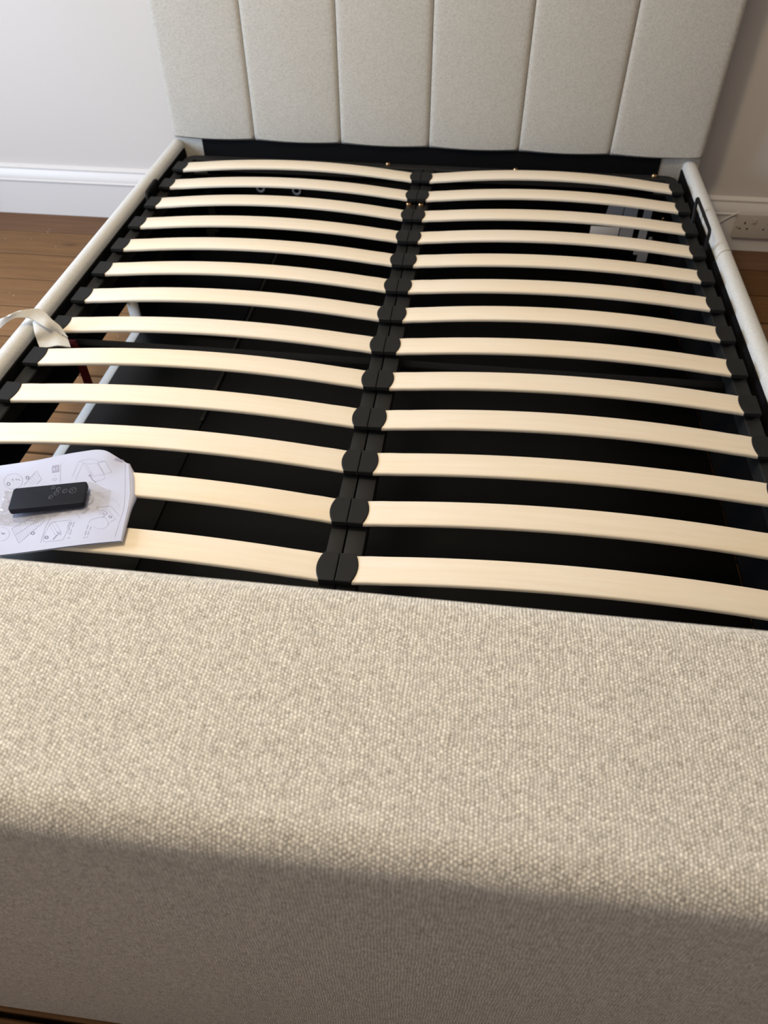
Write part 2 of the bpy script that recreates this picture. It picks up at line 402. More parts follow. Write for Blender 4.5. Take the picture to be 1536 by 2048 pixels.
# side rails: fabric wrapped board with a rounded top, black cloth on the inside
def rail_profile(sgn, zb):
    xo, xi, zt = 0.7805, 0.7430, 0.0135
    pts = [(sgn * xo, zb), (sgn * xo, -0.006)]
    for i in range(1, 10):
        a = math.pi * i / 10
        pts.append((sgn * ((xo + xi) / 2 + (xo - xi) / 2 * math.copysign(abs(math.cos(a)) ** 0.85, math.cos(a))), -0.006 + 0.0195 * math.sin(a) ** 0.85))
    pts += [(sgn * xi, -0.008), (sgn * xi, zb)]
    return pts
for sgn, zb, nm in ((-1, -0.178, 'left'), (1, FZ + 0.002, 'right')):
    bm = bmesh.new(); P = rail_profile(sgn, zb); ys = [-0.375 + (1.5775 + 0.375) * i / 40 for i in range(41)]
    rings = [[bm.verts.new((u, y, v)) for u, v in P] for y in ys]; n = len(P)
    for r0, r1 in zip(rings[:-1], rings[1:]):
        for i in range(n): bm.faces.new((r0[i], r0[(i + 1) % n], r1[(i + 1) % n], r1[i]))
    # the end by the headboard is rounded over
    for v in rings[-1]: pass
    bm.faces.new(rings[0]); bm.faces.new(rings[-1])
    sr = finish(bm, 'side_rail', M['rail_fabric'], bed, (sgn * 0.76, 0.6, zb), 50)
    c0, c1 = sorted((sgn * 0.7443, sgn * 0.7390))
    ln = boxo('inner_lining', (c0, c1, -0.37, 1.57, zb, -0.0085), M['black_cloth'], sr, 0.0005)
    ln['label'] = 'black cloth lining on the inside of the rail'
    if sgn > 0:
        # stitched joint where two lengths of cover meet
        bm = bmesh.new(); pts = []
        for i, (u, v) in enumerate(P[1:-1]):
            t = i / (len(P) - 3); pts.append((u + 0.0006 * sgn * (1 - 2 * t), 1.055 - 0.03 * t, v + 0.0007))
        tube(bm, pts, 0.0011, 6)
        finish(bm, 'cover_seam', M['stitch'], sr, pts[5])
    else:
        # below the left rail an open drawer slot: a low sill and an end panel
        sl = boxo('drawer_sill', (-0.750, -0.7255, -0.36, 0.968, FZ + 0.001, -0.2665), M['rail_fabric'], sr, 0.002)
        sl['label'] = 'pale sill along the floor under the open drawer slot'
        boxo('end_panel', (-0.750, -0.7195, 0.968, 1.565, FZ + 0.001, -0.178), M['rail_fabric'], sr, 0.003)
        boxo('end_lining', (-0.7192, -0.7165, 0.974, 1.565, FZ + 0.001, -0.177), M['black_cloth'], sr, 0.0005)
        boxo('end_lining', (-0.7355, -0.7165, 0.974, 1.565, -0.1768, -0.172), M['black_cloth'], sr, 0.0005)
# footboard: deep upholstered box that hides the screen
fb = boxo('footboard', (-0.80, 0.82, -0.5935, -0.378, FZ + 0.003, 0.4205), M['fabric'], bed, 0.027, None, 8)
fb['label'] = 'deep footboard box in nubby cream woven fabric'
# storage base
bs = boxo('storage_floor', (-0.7255, -0.445, -0.36, 1.505, FZ + 0.002, -0.266), M['black_board'], bed, 0.001)
boxo('storage_floor', (-0.4445, 0.734, -0.36, 1.505, FZ + 0.001, -0.270), M['black_board'], bed, 0.001)
boxo('raised_board', (-0.7160, -0.453, 0.955, 1.505, -0.2655, -0.258), M['navy'], bs, 0.001)
stp = boxo('joint_strip', (-0.452, -0.4435, 0.60, 1.505, -0.270, -0.2635), M['rail_metal'], bs, 0.0005)
bp = boxo('storage_back', (-0.734, 0.734, 1.5075, 1.522, FZ + 0.002, -0.062), M['black_board'], bed, 0.001)
for s in (-1, 1):
    bm = bmesh.new(); x = 0.660
    ol = [(x - 0.008, -0.075), (x + 0.014, -0.075), (x + 0.014, -0.205), (x + 0.032, -0.215), (x + 0.032, -0.262), (x + 0.004, -0.262), (x + 0.004, -0.240), (x - 0.010, -0.240), (x - 0.008, -0.19)]
    if s < 0: ol = [(-u, v) for u, v in ol]
    prism(bm, ol, 'y', 1.4995, 1.507); 
    finish(bm, 'lift_bracket', M['grey_metal'] if s > 0 else M['rail_metal'], bp, (s * x, 1.507, -0.262))
bm = bmesh.new(); prism(bm, [(0.594, -0.07), (0.632, -0.07), (0.634, -0.206), (0.596, -0.206)], 'y', 1.5005, 1.507); finish(bm, 'lift_bracket', M['grey_metal'], bp, (0.61, 1.507, -0.206))
bm = bmesh.new(); prism(bm, [(0.548, -0.095), (0.592, -0.095), (0.590, -0.150), (0.540, -0.150)], 'y', 1.5025, 1.507); finish(bm, 'hinge_plate', M['grey_metal'], bp, (0.57, 1.507, -0.15))
sk = boxo('sticker', (0.508, 0.592, 1.5040, 1.5072, -0.189, -0.160), M['card'], bp, 0.0004); sk['label'] = 'pale paper sticker'
for x, z in ((-0.497, -0.092), (-0.385, -0.095)):
    bm = bmesh.new(); tube(bm, [(x + 0.011 * math.cos(a * math.pi / 8), 1.5045, z + 0.011 * math.sin(a * math.pi / 8)) for a in range(16)], 0.0035, 6, True)
    finish(bm, 'washer', M['grey_metal'], bp, (x, 1.507, z))
for x, z in ((0.700, -0.150), (0.712, -0.128), (0.690, -0.19), (0.70, -0.21)):
    bm = bmesh.new(); disc(bm, (x, 1.507, z), 0.006, 0.005, 10, 'y'); finish(bm, 'bolt', M['copper'] if z > -0.16 else M['steel'], bp, (x, 1.507, z))

# slat base: lifting metal frame carrying two columns of sprung slats
fr = bmesh.new()
x0, x1, yb, yf, R = -0.724, 0.724, 1.541, -0.345, 0.035
wd, zt, zb = 0.030, -0.0165, -0.050
def rr(ins):
    pts = []; r = R - ins
    for cx, cy, a0 in ((x1 - R, yb - R, 0), (x0 + R, yb - R, 90), (x0 + R, yf + R, 180), (x1 - R, yf + R, 270)):
        for i in range(9):
            a = math.radians(a0 + 90 * i / 8); pts.append((cx + r * math.cos(a), cy + r * math.sin(a)))
    return pts
loops = [[fr.verts.new((x, y, z)) for x, y in rr(i_)] for i_, z in ((0.002, zt), (0, zt - 0.002), (0, zb), (wd, zb), (wd, zt - 0.002), (wd - 0.002, zt))]
for q in range(6):
    A, B = loops[q], loops[(q + 1) % 6]; n = len(A)
    for i in range(n): fr.faces.new((A[i], A[(i + 1) % n], B[(i + 1) % n], B[i]))
sb = finish(fr, 'slat_base', M['rail_metal'], bed, (0, 0.6, zb), 35)
for a, b in ((-0.0265, -0.0012), (0.0012, 0.0315)):
    boxo('centre_rail', (a, b, yf + 0.028, yb - 0.028, -0.050, -0.0165), M['rail_metal'], sb, 0.0015)
for a, b in ((-0.697, -0.027), (0.032, 0.697)):
    boxo('cross_bar', (a, b, 0.568, 0.592, -0.072, -0.047), M['rail_metal'], sb, 0.002)
# a slat: bowed strip of birch with softened long edges, local x from -LH to +LH
LH = 0.333; SW = 0.0525; TH = 0.0085
def slat_mesh(bow):
    bm = bmesh.new(); n = 28; c = 0.0024; rings = []
    for i in range(n + 1):
        x = -LH + 2 * LH * i / n; t = x / LH; zc = bow * (1 - t * t) + 0.0008 * (abs(t) > 0.9)
        yz = [(-SW + c * 0.5, -TH), (-SW, -TH + c), (-SW, -c), (-SW + c * 0.35, -c * 0.35), (-SW + c, 0), (-c, 0), (-c * 0.35, -c * 0.35), (0, -c), (0, -TH + c), (-c * 0.5, -TH)]
        rings.append([bm.verts.new((x, y, z + zc)) for y, z in yz])
    m = 10
    for a, b in zip(rings[:-1], rings[1:]):
        for k in range(m): bm.faces.new((a[k], a[(k + 1) % m], b[(k + 1) % m], b[k]))
    bm.faces.new(rings[0]); bm.faces.new(rings[-1])
    return bm
def cap_mesh(w, bulge):
    """plastic holder: straight outer end at x = 0, bowed lip over the slat at x = w"""
    bm = bmesh.new(); e = 0.0014; ol = [(0, -SW - e), (w - 0.001, -SW - e)]
    for i in range(9):
        t = i / 8; ol.append((w + bulge * math.sin(math.pi * t) ** 0.8, -SW - e + 0.001 + (SW + 2 * e - 0.002) * t))
    ol += [(w - 0.001, e), (0, e)]
    zs = ((-0.0162, 0.0085), (-0.0050, 0), (0.0018, 0), (0.0030, 0.0012))
    cx = w / 2; cy = -SW / 2; rings = []
    for z, ins in zs:
        rings.append([bm.verts.new((u + (ins if u < cx else -ins), v + (ins if v < cy else -ins), z)) for u, v in ol])
    n = len(ol)
    for a, b in zip(rings[:-1], rings[1:]):
        for k in range(n): bm.faces.new((a[k], a[(k + 1) % n], b[(k + 1) % n], b[k]))
    bm.faces.new(rings[0]); bm.faces.new(rings[-1])
    return bm
meshes = {}
def inst(key, make, name, mat, loc, sx=1):
    """alike pieces share one mesh"""
    if key not in meshes:
        o = finish(make(), name, mat, sb, (0, 0, 0), 35); meshes[key] = o.data; ORI[o.name] = Vector(loc)
    else:
        o = bpy.data.objects.new(name, meshes[key]); COL.objects.link(o)
    o.parent = sb; o.location = Vector(loc) - ORI['slat_base']; ORI[o.name] = Vector(loc)
    return o
def flip(bm):
    bmesh.ops.scale(bm, verts=bm.verts, vec=(-1, 1, 1)); return bm
for r in range(1, 16):
    y = (13 - r) * 0.12
    for s in (-1, 1):
        xc = s * 0.3585
        key = random.choice((0, 1, 2))
        inst(('slat', key), lambda: slat_mesh((0.021, 0.023, 0.0195)[key]), 'slat', M['slat'], (xc, y, 0))
        if s < 0:
            inst('ocap_l', lambda: cap_mesh(0.031, 0.0055), 'slat_cap', M['grey_plastic'], (-0.718, y, 0))
            inst('ccap_l', lambda: flip(cap_mesh(0.0245, 0.0070)), 'slat_cap', M['grey_plastic'], (-0.0006, y, 0))
        else:
            inst('ocap_r', lambda: flip(cap_mesh(0.031, 0.0055)), 'slat_cap', M['grey_plastic'], (0.718, y, 0))
            inst('ccap_r', lambda: cap_mesh(0.0245, 0.0070), 'slat_cap', M['grey_plastic'], (0.0006, y, 0))
for x, y, z in ((-0.108, 1.530, -0.0165), (0.266, 1.530, -0.0165), (0.660, 1.530, -0.0165), (-0.0205, 1.268, -0.0165), (0.0125, 1.268, -0.0165)):
    bm = bmesh.new(); disc(bm, (x, y, z), 0.0075, 0.0065, 14, 'z', 0.5)
    o = finish(bm, 'bolt', M['copper'], sb, (x, y, z)); o['label'] = 'brass coloured bolt head'
# wire loop that keeps the mattress in place
bm = bmesh.new()
def fillet(P, r=0.012, n=5):
    out = [Vector(P[0])]
    for a, b, c in zip(P[:-2], P[1:-1], P[2:]):
        a, b, c = Vector(a), Vector(b), Vector(c); u = (a - b).normalized() * r; v = (c - b).normalized() * r
        for i in range(n + 1):
            t = i / n; out.append((b + u) * (1 - t) ** 2 + b * 2 * t * (1 - t) + (b + v) * t * t)
    return out + [Vector(P[-1])]
tube(bm, fillet([(0.716, 1.055, -0.03), (0.7195, 1.060, -0.014), (0.722, 1.075, 0.043), (0.722, 1.262, 0.043), (0.7195, 1.229, -0.014), (0.716, 1.222, -0.03)]), 0.0042, 8)
finish(bm, 'mattress_loop', M['black_metal'], sb, (0.72, 1.15, -0.03))
bm = bmesh.new(); tube(bm, fillet([(-0.722, 1.185, -0.024), (-0.730, 1.205, 0.010), (-0.730, 1.285, 0.014), (-0.722, 1.30, -0.024)]), 0.0042, 8)
box(bm, -0.7345, -0.7265, 1.238, 1.290, -0.024, 0.014, 0.002)
finish(bm, 'mattress_loop', M['black_metal'], sb, (-0.722, 1.24, -0.024))
bm = bmesh.new(); prism(bm, [(0.712, 1.035), (0.722, 1.048), (0.720, 1.052), (0.708, 1.040)], 'z', -0.0164, -0.0140); finish(bm, 'spring_clip', M['steel'], sb, (0.715, 1.043, -0.0164))

# ---------------------------------------------------------------- pull strap over the left rail
st = empty('pull_strap', (-0.70, 0.53, -0.03))
tag(st, 'cream fabric pull strap looped over the left bed rail, red webbing under it', 'strap')
drapeL = [[-0.745, 0.547, 0.016], [-0.73, 0.517, 0.008], [-0.727, 0.511, -0.008], [-0.717, 0.497, -0.013]]
drapeR = [[-0.712, 0.557, 0.018], [-0.69, 0.55, 0.006], [-0.679, 0.544, -0.008], [-0.656, 0.51, -0.013]]
loopUp = [[-0.866, 0.53, -0.01], [-0.836, 0.533, 0.01], [-0.805, 0.529, 0.03], [-0.78, 0.528, 0.042], [-0.762, 0.541, 0.046], [-0.749, 0.555, 0.042], [-0.739, 0.571, 0.034], [-0.725, 0.569, 0.027], [-0.704, 0.552, 0.022], [-0.686, 0.546, 0.01], [-0.669, 0.533, -0.006]]
loopLo = [[-0.855, 0.501, -0.02], [-0.833, 0.518, -0.005], [-0.809, 0.523, 0.012], [-0.79, 0.528, 0.026], [-0.772, 0.532, 0.034], [-0.754, 0.536, 0.034], [-0.74, 0.539, 0.03], [-0.724, 0.533, 0.025], [-0.706, 0.526, 0.02], [-0.7, 0.536, 0.008], [-0.694, 0.543, -0.006]]

bm = bmesh.new(); NB = 30; grid = []
for i in range(NB + 1):
    t = i / NB; a, b = cat(loopUp, t), cat(loopLo, t)
    grid.append([lerp(a, b, j / 5) + Vector((0, 0, 0.0035 * math.sin(math.pi * j / 5))) for j in range(6)])
sheet(bm, grid, 0.0028); finish(bm, 'loop_band', M['strap_fabric'], st, (-0.74, 0.55, 0.03), 60)
bm = bmesh.new(); grid = []
for i in range(13):
    t = i / 12; a, b = cat(drapeL, t), cat(drapeR, t)
    grid.append([lerp(a, b, j / 8) + Vector((0, 0, 0.006 * math.sin(math.pi * j / 8) * (1 - 0.5 * t) + 0.0012 * math.sin(3 * math.pi * j / 8 + 2 * t))) for j in range(9)])
sheet(bm, grid, 0.0028); finish(bm, 'tail', M['strap_fabric'], st, (-0.70, 0.53, 0.0), 60)
bm = bmesh.new(); g = []
for z, dx in ((-0.004, 0), (-0.03, 0.001), (-0.08, 0.002), (-0.115, 0.002), (-0.140, 0.001), (-0.150, 0)):
    wdt = 0.010 if z < -0.02 else 0.007
    g.append([(-0.655 + dx - wdt, 0.523, z), (-0.655 + dx, 0.5215, z), (-0.655 + dx + wdt, 0.523, z)])
sheet(bm, g, 0.002); o = finish(bm, 'webbing', M['red_web'], st, (-0.655, 0.523, -0.150), 60); o['label'] = 'dark red webbing hanging down from the strap'

# ---------------------------------------------------------------- instruction leaflet, film, remote
PO = Vector((-0.331, -0.038)); PU = Vector((-0.9609, -0.2770)); PV = Vector((-0.2770, 0.9609))
def paper_z(u, v):
    """u, v in mm from the lower right corner of the sheet"""
    z = 0.0287
    z += 0.0022 * math.sin(v / 212 * math.pi * 2.2 + 0.6 + u * 0.006) + 0.0012 * math.sin(u * 0.03)
    z -= 0.006 * sstep(40, 0, u) * sstep(140, 190, v)          # far right corner sags into the gap
    z -= 0.006 * sstep(140, 240, u) * sstep(170, 215, v)
    return z
def pp(u, v, dz=0.0):
    q = PO + PU * (u / 1000) + PV * (v / 1000); return Vector((q.x, q.y, paper_z(u, v) + dz))
def curve(P, x):
    for (x0, y0), (x1, y1) in zip(P[:-1], P[1:]):
        if x <= x1: return y0 + (y1 - y0) * sstep(0, 1, (x - x0) / (x1 - x0)) if False else y0 + (y1 - y0) * max(0, x - x0) / (x1 - x0)
    return P[-1][1]
def smooth_curve(P, x, w_): return sum(curve(P, x + w_ * (k - 4) / 4) for k in range(9)) / 9
def edge_u(v): return smooth_curve([(-30, 0.5), (0, -1.2), (54, -5.5), (87, -7.6), (117, -6), (147, -3), (184, 2), (215, 6)], v, 14)
def outer_u(v): return min(edge_u(v) - 0.8, smooth_curve([(-30, -1), (0, -2.6), (32, -6.6), (76, -11.2), (103, -15.4), (133, -16), (158, -12), (180, -1), (215, 8)], v, 10))
def v_top(u): return smooth_curve([(-5, 178), (2, 184), (20, 200), (36, 214.5), (52, 219), (100, 217), (152, 210.5), (213, 211.5), (297, 212)], u, 6)
def page(s_, t_, inset=0.0):
    v = t_ * v_top(lerp(0, 297, s_)); return lerp(edge_u(v) + inset, 297 - inset, s_), v
leaf = empty('instruction_leaflet', (-0.42, 0.06, 0.02))
tag(leaf, 'white assembly leaflet with grey line drawings, lying on the slats under the remote', 'leaflet')
bm = bmesh.new(); sheet(bm, [[pp(*page((i / 40) ** 1.6, j / 28)) for j in range(29)] for i in range(41)], 0.0004)
finish(bm, 'front_page', M['paper'], leaf, (-0.42, 0.06, 0.028), 60)
# spine: the pages roll round the right hand edge, fat at the far end and flat at the near end
bm = bmesh.new(); g = []
for j in range(29):
    v = 184 * j / 28; ue, uo = edge_u(v) + 0.6, outer_u(v); row = []
    for k in range(11):
        a = k / 10; u = lerp(ue, uo, math.sin(a * math.pi / 2) ** 0.9)
        row.append(pp(u, v, -0.0006 - (0.0016 + 0.9e-3 * (ue - uo)) * (1 - math.cos(a * math.pi / 2))))
    g.append(row)
sheet(bm, g, 0.0005); finish(bm, 'spine_fold', M['paper'], leaf, (-0.34, 0.06, 0.02), 60)
bm = bmesh.new(); sheet(bm, [[pp(*page((i / 30) ** 1.6, j / 24, 1.0), -0.0026) for j in range(25)] for i in range(31)], 0.0004)
finish(bm, 'back_page', M['paper'], leaf, (-0.42, 0.06, 0.026), 60)
DRAW = [[0.5,0,[[112.0,193.8],[109.9,169.0],[107.7,148.4]]],[0.35,0,[[89.9,158.0],[82.2,192.9],[74.9,188.5],[83.7,150.7]]],[0.35,0,[[82.2,192.9],[63.8,196.4],[50.4,190.2],[48.2,185.1]]],[0.3,0,[[74.9,188.5],[64.1,183.3],[52.4,184.8]]],[0.35,0,[[74.9,188.5],[64.0,166.5],[55.1,144.7]]],[0.3,0,[[69.3,184.2],[53.2,150.7]]],[0.4,0,[[52.4,184.8],[37.7,154.5],[36.0,146.1],[51.0,141.0]]],[0.6,0,[[50.7,185.0],[39.0,187.0],[26.4,160.3],[37.9,157.1],[50.7,185.0]]],[0.4,0,[[48.2,185.1],[43.4,189.1],[39.0,187.0]]],[0.3,0,[[53.6,154.6],[37.8,155.8]]],[0.9,0,[[63.9,157.5],[59.8,155.1],[57.0,147.6],[49.9,139.4]]],[0.7,0,[[61.0,162.9],[58.9,155.4]]],[1.2,0,[[62.9,156.1],[61.1,157.8]]],[0.5,0,[[7.3,187.1],[2.9,131.1],[0.6,91.7],[-0.2,68.0],[7.9,8.8]]],[0.7,0,[[165.5,153.0],[150.0,182.7],[139.3,161.1],[146.1,151.8]]],[0.35,0,[[150.0,182.7],[139.8,161.7]]],[0.35,0,[[152.8,177.3],[142.4,159.1]]],[0.35,0,[[155.6,171.9],[145.0,156.6]]],[0.35,0,[[158.4,166.6],[147.6,154.0]]],[0.35,0,[[161.2,161.3],[150.2,151.4]]],[0.4,0,[[170.5,167.1],[169.3,161.4],[169.6,155.9],[171.3,151.2],[174.3,147.7],[178.2,145.8],[182.7,145.6],[187.3,147.1],[191.6,150.2],[195.3,154.7],[197.8,160.0],[199.1,165.7],[198.8,171.2],[197.2,176.0],[194.2,179.6],[190.3,181.6],[185.7,181.9],[181.0,180.3],[176.6,177.1],[173.0,172.5],[170.5,167.1]]],[1.0,0,[[188.3,157.7],[188.2,156.6],[188.4,155.7],[188.7,155.0],[189.3,154.6],[190.0,154.5],[190.8,154.8],[191.5,155.5],[192.2,156.3],[192.7,157.4],[193.0,158.5],[193.1,159.6],[192.9,160.5],[192.5,161.3],[192.0,161.7],[191.3,161.7],[190.5,161.4],[189.7,160.8],[189.1,159.9],[188.6,158.9],[188.3,157.7]]],[1.2,0,[[160.1,168.4],[160.0,167.3],[160.2,166.4],[160.6,165.8],[161.2,165.4],[161.9,165.4],[162.7,165.7],[163.4,166.3],[164.0,167.1],[164.5,168.1],[164.8,169.1],[164.9,170.2],[164.7,171.0],[164.3,171.7],[163.7,172.1],[163.0,172.1],[162.2,171.8],[161.5,171.2],[160.8,170.4],[160.3,169.4],[160.1,168.4]]],[0.8,0,[[187.3,167.1],[185.6,168.8],[184.4,164.1]]],[0.9,0,[[181.2,168.6],[178.7,165.1],[177.2,167.9],[173.5,163.8]]],[0.6,0,[[168.9,56.1],[157.5,66.5],[141.8,76.4],[126.9,76.9],[120.2,63.8],[132.5,46.8],[151.4,20.5],[168.9,56.1]]],[0.6,0,[[160.0,40.3],[142.1,58.4],[123.6,70.5]]],[0.3,0,[[166.5,58.3],[149.3,23.5]]],[0.3,0,[[164.0,60.5],[147.1,26.5]]],[0.3,0,[[161.6,62.8],[145.0,29.6]]],[0.3,0,[[159.1,65.0],[142.9,32.6]]],[0.3,0,[[156.3,67.2],[140.7,35.6]]],[0.3,0,[[153.0,69.3],[138.5,38.5]]],[0.3,0,[[149.6,71.5],[136.3,41.5]]],[0.3,0,[[146.3,73.6],[134.2,44.4]]],[0.3,0,[[142.9,75.7],[131.9,47.4]]],[0.3,0,[[139.7,76.5],[129.7,50.5]]],[0.3,0,[[136.5,76.6],[127.3,53.8]]],[0.3,0,[[133.3,76.7],[125.0,57.1]]],[0.3,0,[[130.1,76.8],[122.6,60.4]]],[1.3,0,[[131.8,38.7],[131.7,37.8],[131.9,37.0],[132.3,36.4],[132.9,36.0],[133.6,36.0],[134.4,36.3],[135.1,36.8],[135.8,37.6],[136.2,38.5],[136.5,39.5],[136.5,40.5],[136.3,41.3],[135.9,41.9],[135.3,42.2],[134.6,42.3],[133.9,42.0],[133.1,41.4],[132.5,40.7],[132.0,39.7],[131.8,38.7]]],[0.4,0,[[185.5,62.2],[183.4,61.6],[181.4,60.7],[179.4,59.5],[177.4,57.9],[175.6,56.0],[174.0,53.9],[172.6,51.6],[171.4,49.1],[170.5,46.6],[169.9,44.1],[169.6,41.7],[169.7,39.4],[170.1,37.2],[170.7,35.3],[171.7,33.6],[172.9,32.3],[174.3,31.3],[176.0,30.7],[177.8,30.4],[179.7,30.6]]],[0.9,0,[[182.7,49.5],[180.0,44.7],[177.6,48.7]]],[0.9,0,[[181.2,47.1],[176.7,45.3]]],[0.35,0,[[191.4,132.6],[190.0,131.0],[188.6,129.1],[187.3,127.0],[186.2,124.7],[185.2,122.3],[184.3,119.8],[183.6,117.2],[183.0,114.6],[182.7,112.1],[182.5,109.7],[182.5,107.3],[182.8,105.2],[183.2,103.2],[183.7,101.4],[184.5,100.0],[185.4,98.8],[186.4,97.9],[187.6,97.3],[188.9,97.0],[190.2,97.1]]],[0.55,0,[[109.8,73.4],[114.2,62.1],[117.0,46.4],[118.5,15.1]]],[0.4,0,[[115.4,19.5],[116.3,28.8],[110.6,56.6],[107.8,58.8],[78.4,56.9],[82.1,29.7],[84.9,15.4],[87.9,14.4],[112.5,15.6],[115.4,19.5]]],[0.35,0,[[111.7,53.4],[104.5,58.3],[90.2,32.1],[96.2,25.5]]],[0.3,0,[[111.7,53.4],[96.7,23.4]]],[0.3,0,[[108.9,55.6],[94.5,29.5]]],[1.1,0,[[100.6,18.2],[95.0,27.9]]],[0.8,0,[[97.3,33.3],[91.3,29.0]]],[0.7,0,[[93.8,36.0],[89.3,25.4],[94.2,27.3]]],[1.4,0,[[108.9,24.5],[108.9,23.6],[109.1,22.9],[109.5,22.3],[110.1,22.0],[110.8,22.0],[111.6,22.3],[112.3,22.8],[112.9,23.5],[113.4,24.4],[113.6,25.3],[113.6,26.2],[113.4,26.9],[113.0,27.5],[112.4,27.8],[111.7,27.8],[110.9,27.5],[110.2,27.0],[109.6,26.3],[109.1,25.4],[108.9,24.5]]],[0.8,0,[[76.9,51.0],[77.2,49.1]]],[0.8,0,[[77.3,48.3],[77.6,46.5]]],[0.8,0,[[77.7,45.7],[77.9,43.8]]],[0.8,0,[[78.4,40.3],[78.7,38.5]]],[0.8,0,[[78.8,37.7],[79.0,35.9]]],[0.8,0,[[79.2,35.1],[79.4,33.2]]],[0.8,0,[[79.9,29.8],[80.1,28.0]]],[0.8,0,[[73.1,51.5],[73.4,48.6]]],[0.8,0,[[73.6,47.3],[73.9,44.4]]],[0.8,0,[[74.1,43.2],[74.4,40.3]]],[0.8,0,[[75.1,35.0],[75.4,32.1]]],[0.8,0,[[75.5,30.9],[75.9,28.1]]],[0.8,0,[[76.0,26.9],[76.4,24.0]]],[0.8,0,[[77.0,18.8],[77.3,16.0]]],[0.8,0,[[50.6,40.0],[50.9,37.7]]],[0.8,0,[[51.0,36.8],[51.2,34.5]]],[0.8,0,[[51.4,33.6],[51.6,31.4]]],[0.8,0,[[52.1,27.2],[52.4,25.0]]],[0.8,0,[[52.5,24.1],[52.8,21.9]]],[0.8,0,[[52.9,21.0],[53.2,18.8]]],[0.8,0,[[53.7,14.7],[53.9,12.5]]],[0.8,0,[[45.9,35.9],[46.2,34.0]]],[0.8,0,[[46.4,33.2],[46.7,31.4]]],[0.8,0,[[46.8,30.6],[47.2,28.8]]],[0.8,0,[[47.7,25.4],[48.1,23.6]]],[0.8,0,[[48.2,22.8],[48.5,21.0]]],[0.8,0,[[48.6,20.2],[48.9,18.4]]],[0.8,0,[[49.5,15.0],[49.8,13.2]]],[0.8,0,[[80.6,52.7],[80.7,51.6]]],[0.8,0,[[80.8,51.2],[81.0,50.0]]],[0.8,0,[[81.0,49.6],[81.2,48.5]]],[0.8,0,[[81.4,46.4],[81.6,45.3]]],[0.8,0,[[81.6,44.8],[81.8,43.7]]],[0.8,0,[[81.8,43.3],[82.0,42.2]]],[0.8,0,[[82.2,40.1],[82.4,39.0]]],[0.6,0,[[43.2,79.4],[20.1,78.4],[5.2,52.8]]],[0.4,0,[[43.2,79.4],[34.4,59.9]]],[0.5,0,[[38.8,71.7],[25.3,72.7],[9.9,46.8],[17.7,41.7]]],[0.6,0,[[24.5,61.6],[25.0,60.5],[25.9,59.8],[27.1,59.5],[28.5,59.8],[30.0,60.6],[31.5,61.8],[32.7,63.2],[33.6,64.9],[34.1,66.5],[34.1,67.9],[33.7,69.1],[32.8,69.8],[31.6,70.1],[30.1,69.8],[28.6,69.0],[27.2,67.8],[25.9,66.3],[25.0,64.7],[24.6,63.1],[24.5,61.6]]],[0.6,0,[[24.7,61.5],[25.0,60.8],[25.5,60.3],[26.3,60.2],[27.1,60.4],[28.0,60.8],[28.9,61.5],[29.6,62.4],[30.2,63.4],[30.5,64.4],[30.5,65.2],[30.2,65.9],[29.7,66.4],[29.0,66.5],[28.1,66.3],[27.2,65.9],[26.3,65.2],[25.6,64.3],[25.0,63.3],[24.7,62.3],[24.7,61.5]]],[0.9,0,[[16.4,51.6],[16.6,51.1],[17.0,50.8],[17.6,50.8],[18.3,50.9],[19.1,51.3],[19.8,51.9],[20.4,52.6],[20.8,53.4],[21.1,54.1],[21.1,54.8],[20.9,55.3],[20.5,55.6],[19.9,55.6],[19.2,55.5],[18.4,55.1],[17.7,54.5],[17.1,53.8],[16.6,53.0],[16.4,52.3],[16.4,51.6]]],[0.6,0,[[30.8,63.9],[27.7,55.3],[30.6,52.4]]],[0.45,0,[[50.9,43.4],[48.9,50.9],[39.4,53.9],[28.5,56.2]]],[0.4,0,[[28.5,56.2],[22.9,46.6],[19.5,34.9]]],[0.3,0,[[19.4,40.7],[19.6,38.7],[19.9,36.9],[20.5,35.1],[21.1,33.6],[22.0,32.1],[22.9,30.9],[24.0,29.8],[25.2,29.0],[26.6,28.4],[27.9,28.0],[29.4,27.8],[30.9,27.9],[32.4,28.2],[34.0,28.7],[35.5,29.4],[37.0,30.4],[38.5,31.6],[39.9,32.9],[41.2,34.4],[42.4,36.1]]],[0.3,0,[[31.9,90.1],[30.9,91.6],[29.8,92.9],[28.6,93.9],[27.2,94.7],[25.8,95.2],[24.2,95.4],[22.6,95.3],[21.0,95.0],[19.4,94.3],[17.8,93.4],[16.2,92.2],[14.8,90.8],[13.4,89.1],[12.1,87.3],[10.9,85.3],[9.9,83.2],[9.1,80.9],[8.4,78.6],[8.0,76.3],[7.7,74.0]]],[0.6,0,[[74.1,73.3],[70.1,66.9],[65.2,58.1]]],[0.5,0,[[115.2,157.9],[115.1,157.1],[115.3,156.4],[115.8,155.7],[116.6,155.3],[117.4,155.1],[118.3,155.1],[119.2,155.4],[120.0,155.9],[120.6,156.5],[121.0,157.3],[121.0,158.1],[120.8,158.9],[120.3,159.5],[119.6,160.0],[118.7,160.2],[117.8,160.2],[116.9,159.9],[116.1,159.4],[115.5,158.7],[115.2,157.9]]],[0.7,0,[[118.5,166.8],[116.8,166.5]]]]
FILLS = [[[125.9,190.7],[114.5,191.4],[112.3,174.5],[124.1,173.6]],[[23.7,199.1],[11.5,190.4],[10.1,185.1],[23.6,186.8]]]
WHITES = [[[122.9,178.8],[121.9,185.8],[118.9,178.6]],[[118.2,185.7],[117.2,185.8],[116.2,178.2],[117.1,178.1]],[[116.2,185.9],[115.2,186.0],[114.2,178.4],[115.2,178.3]]]

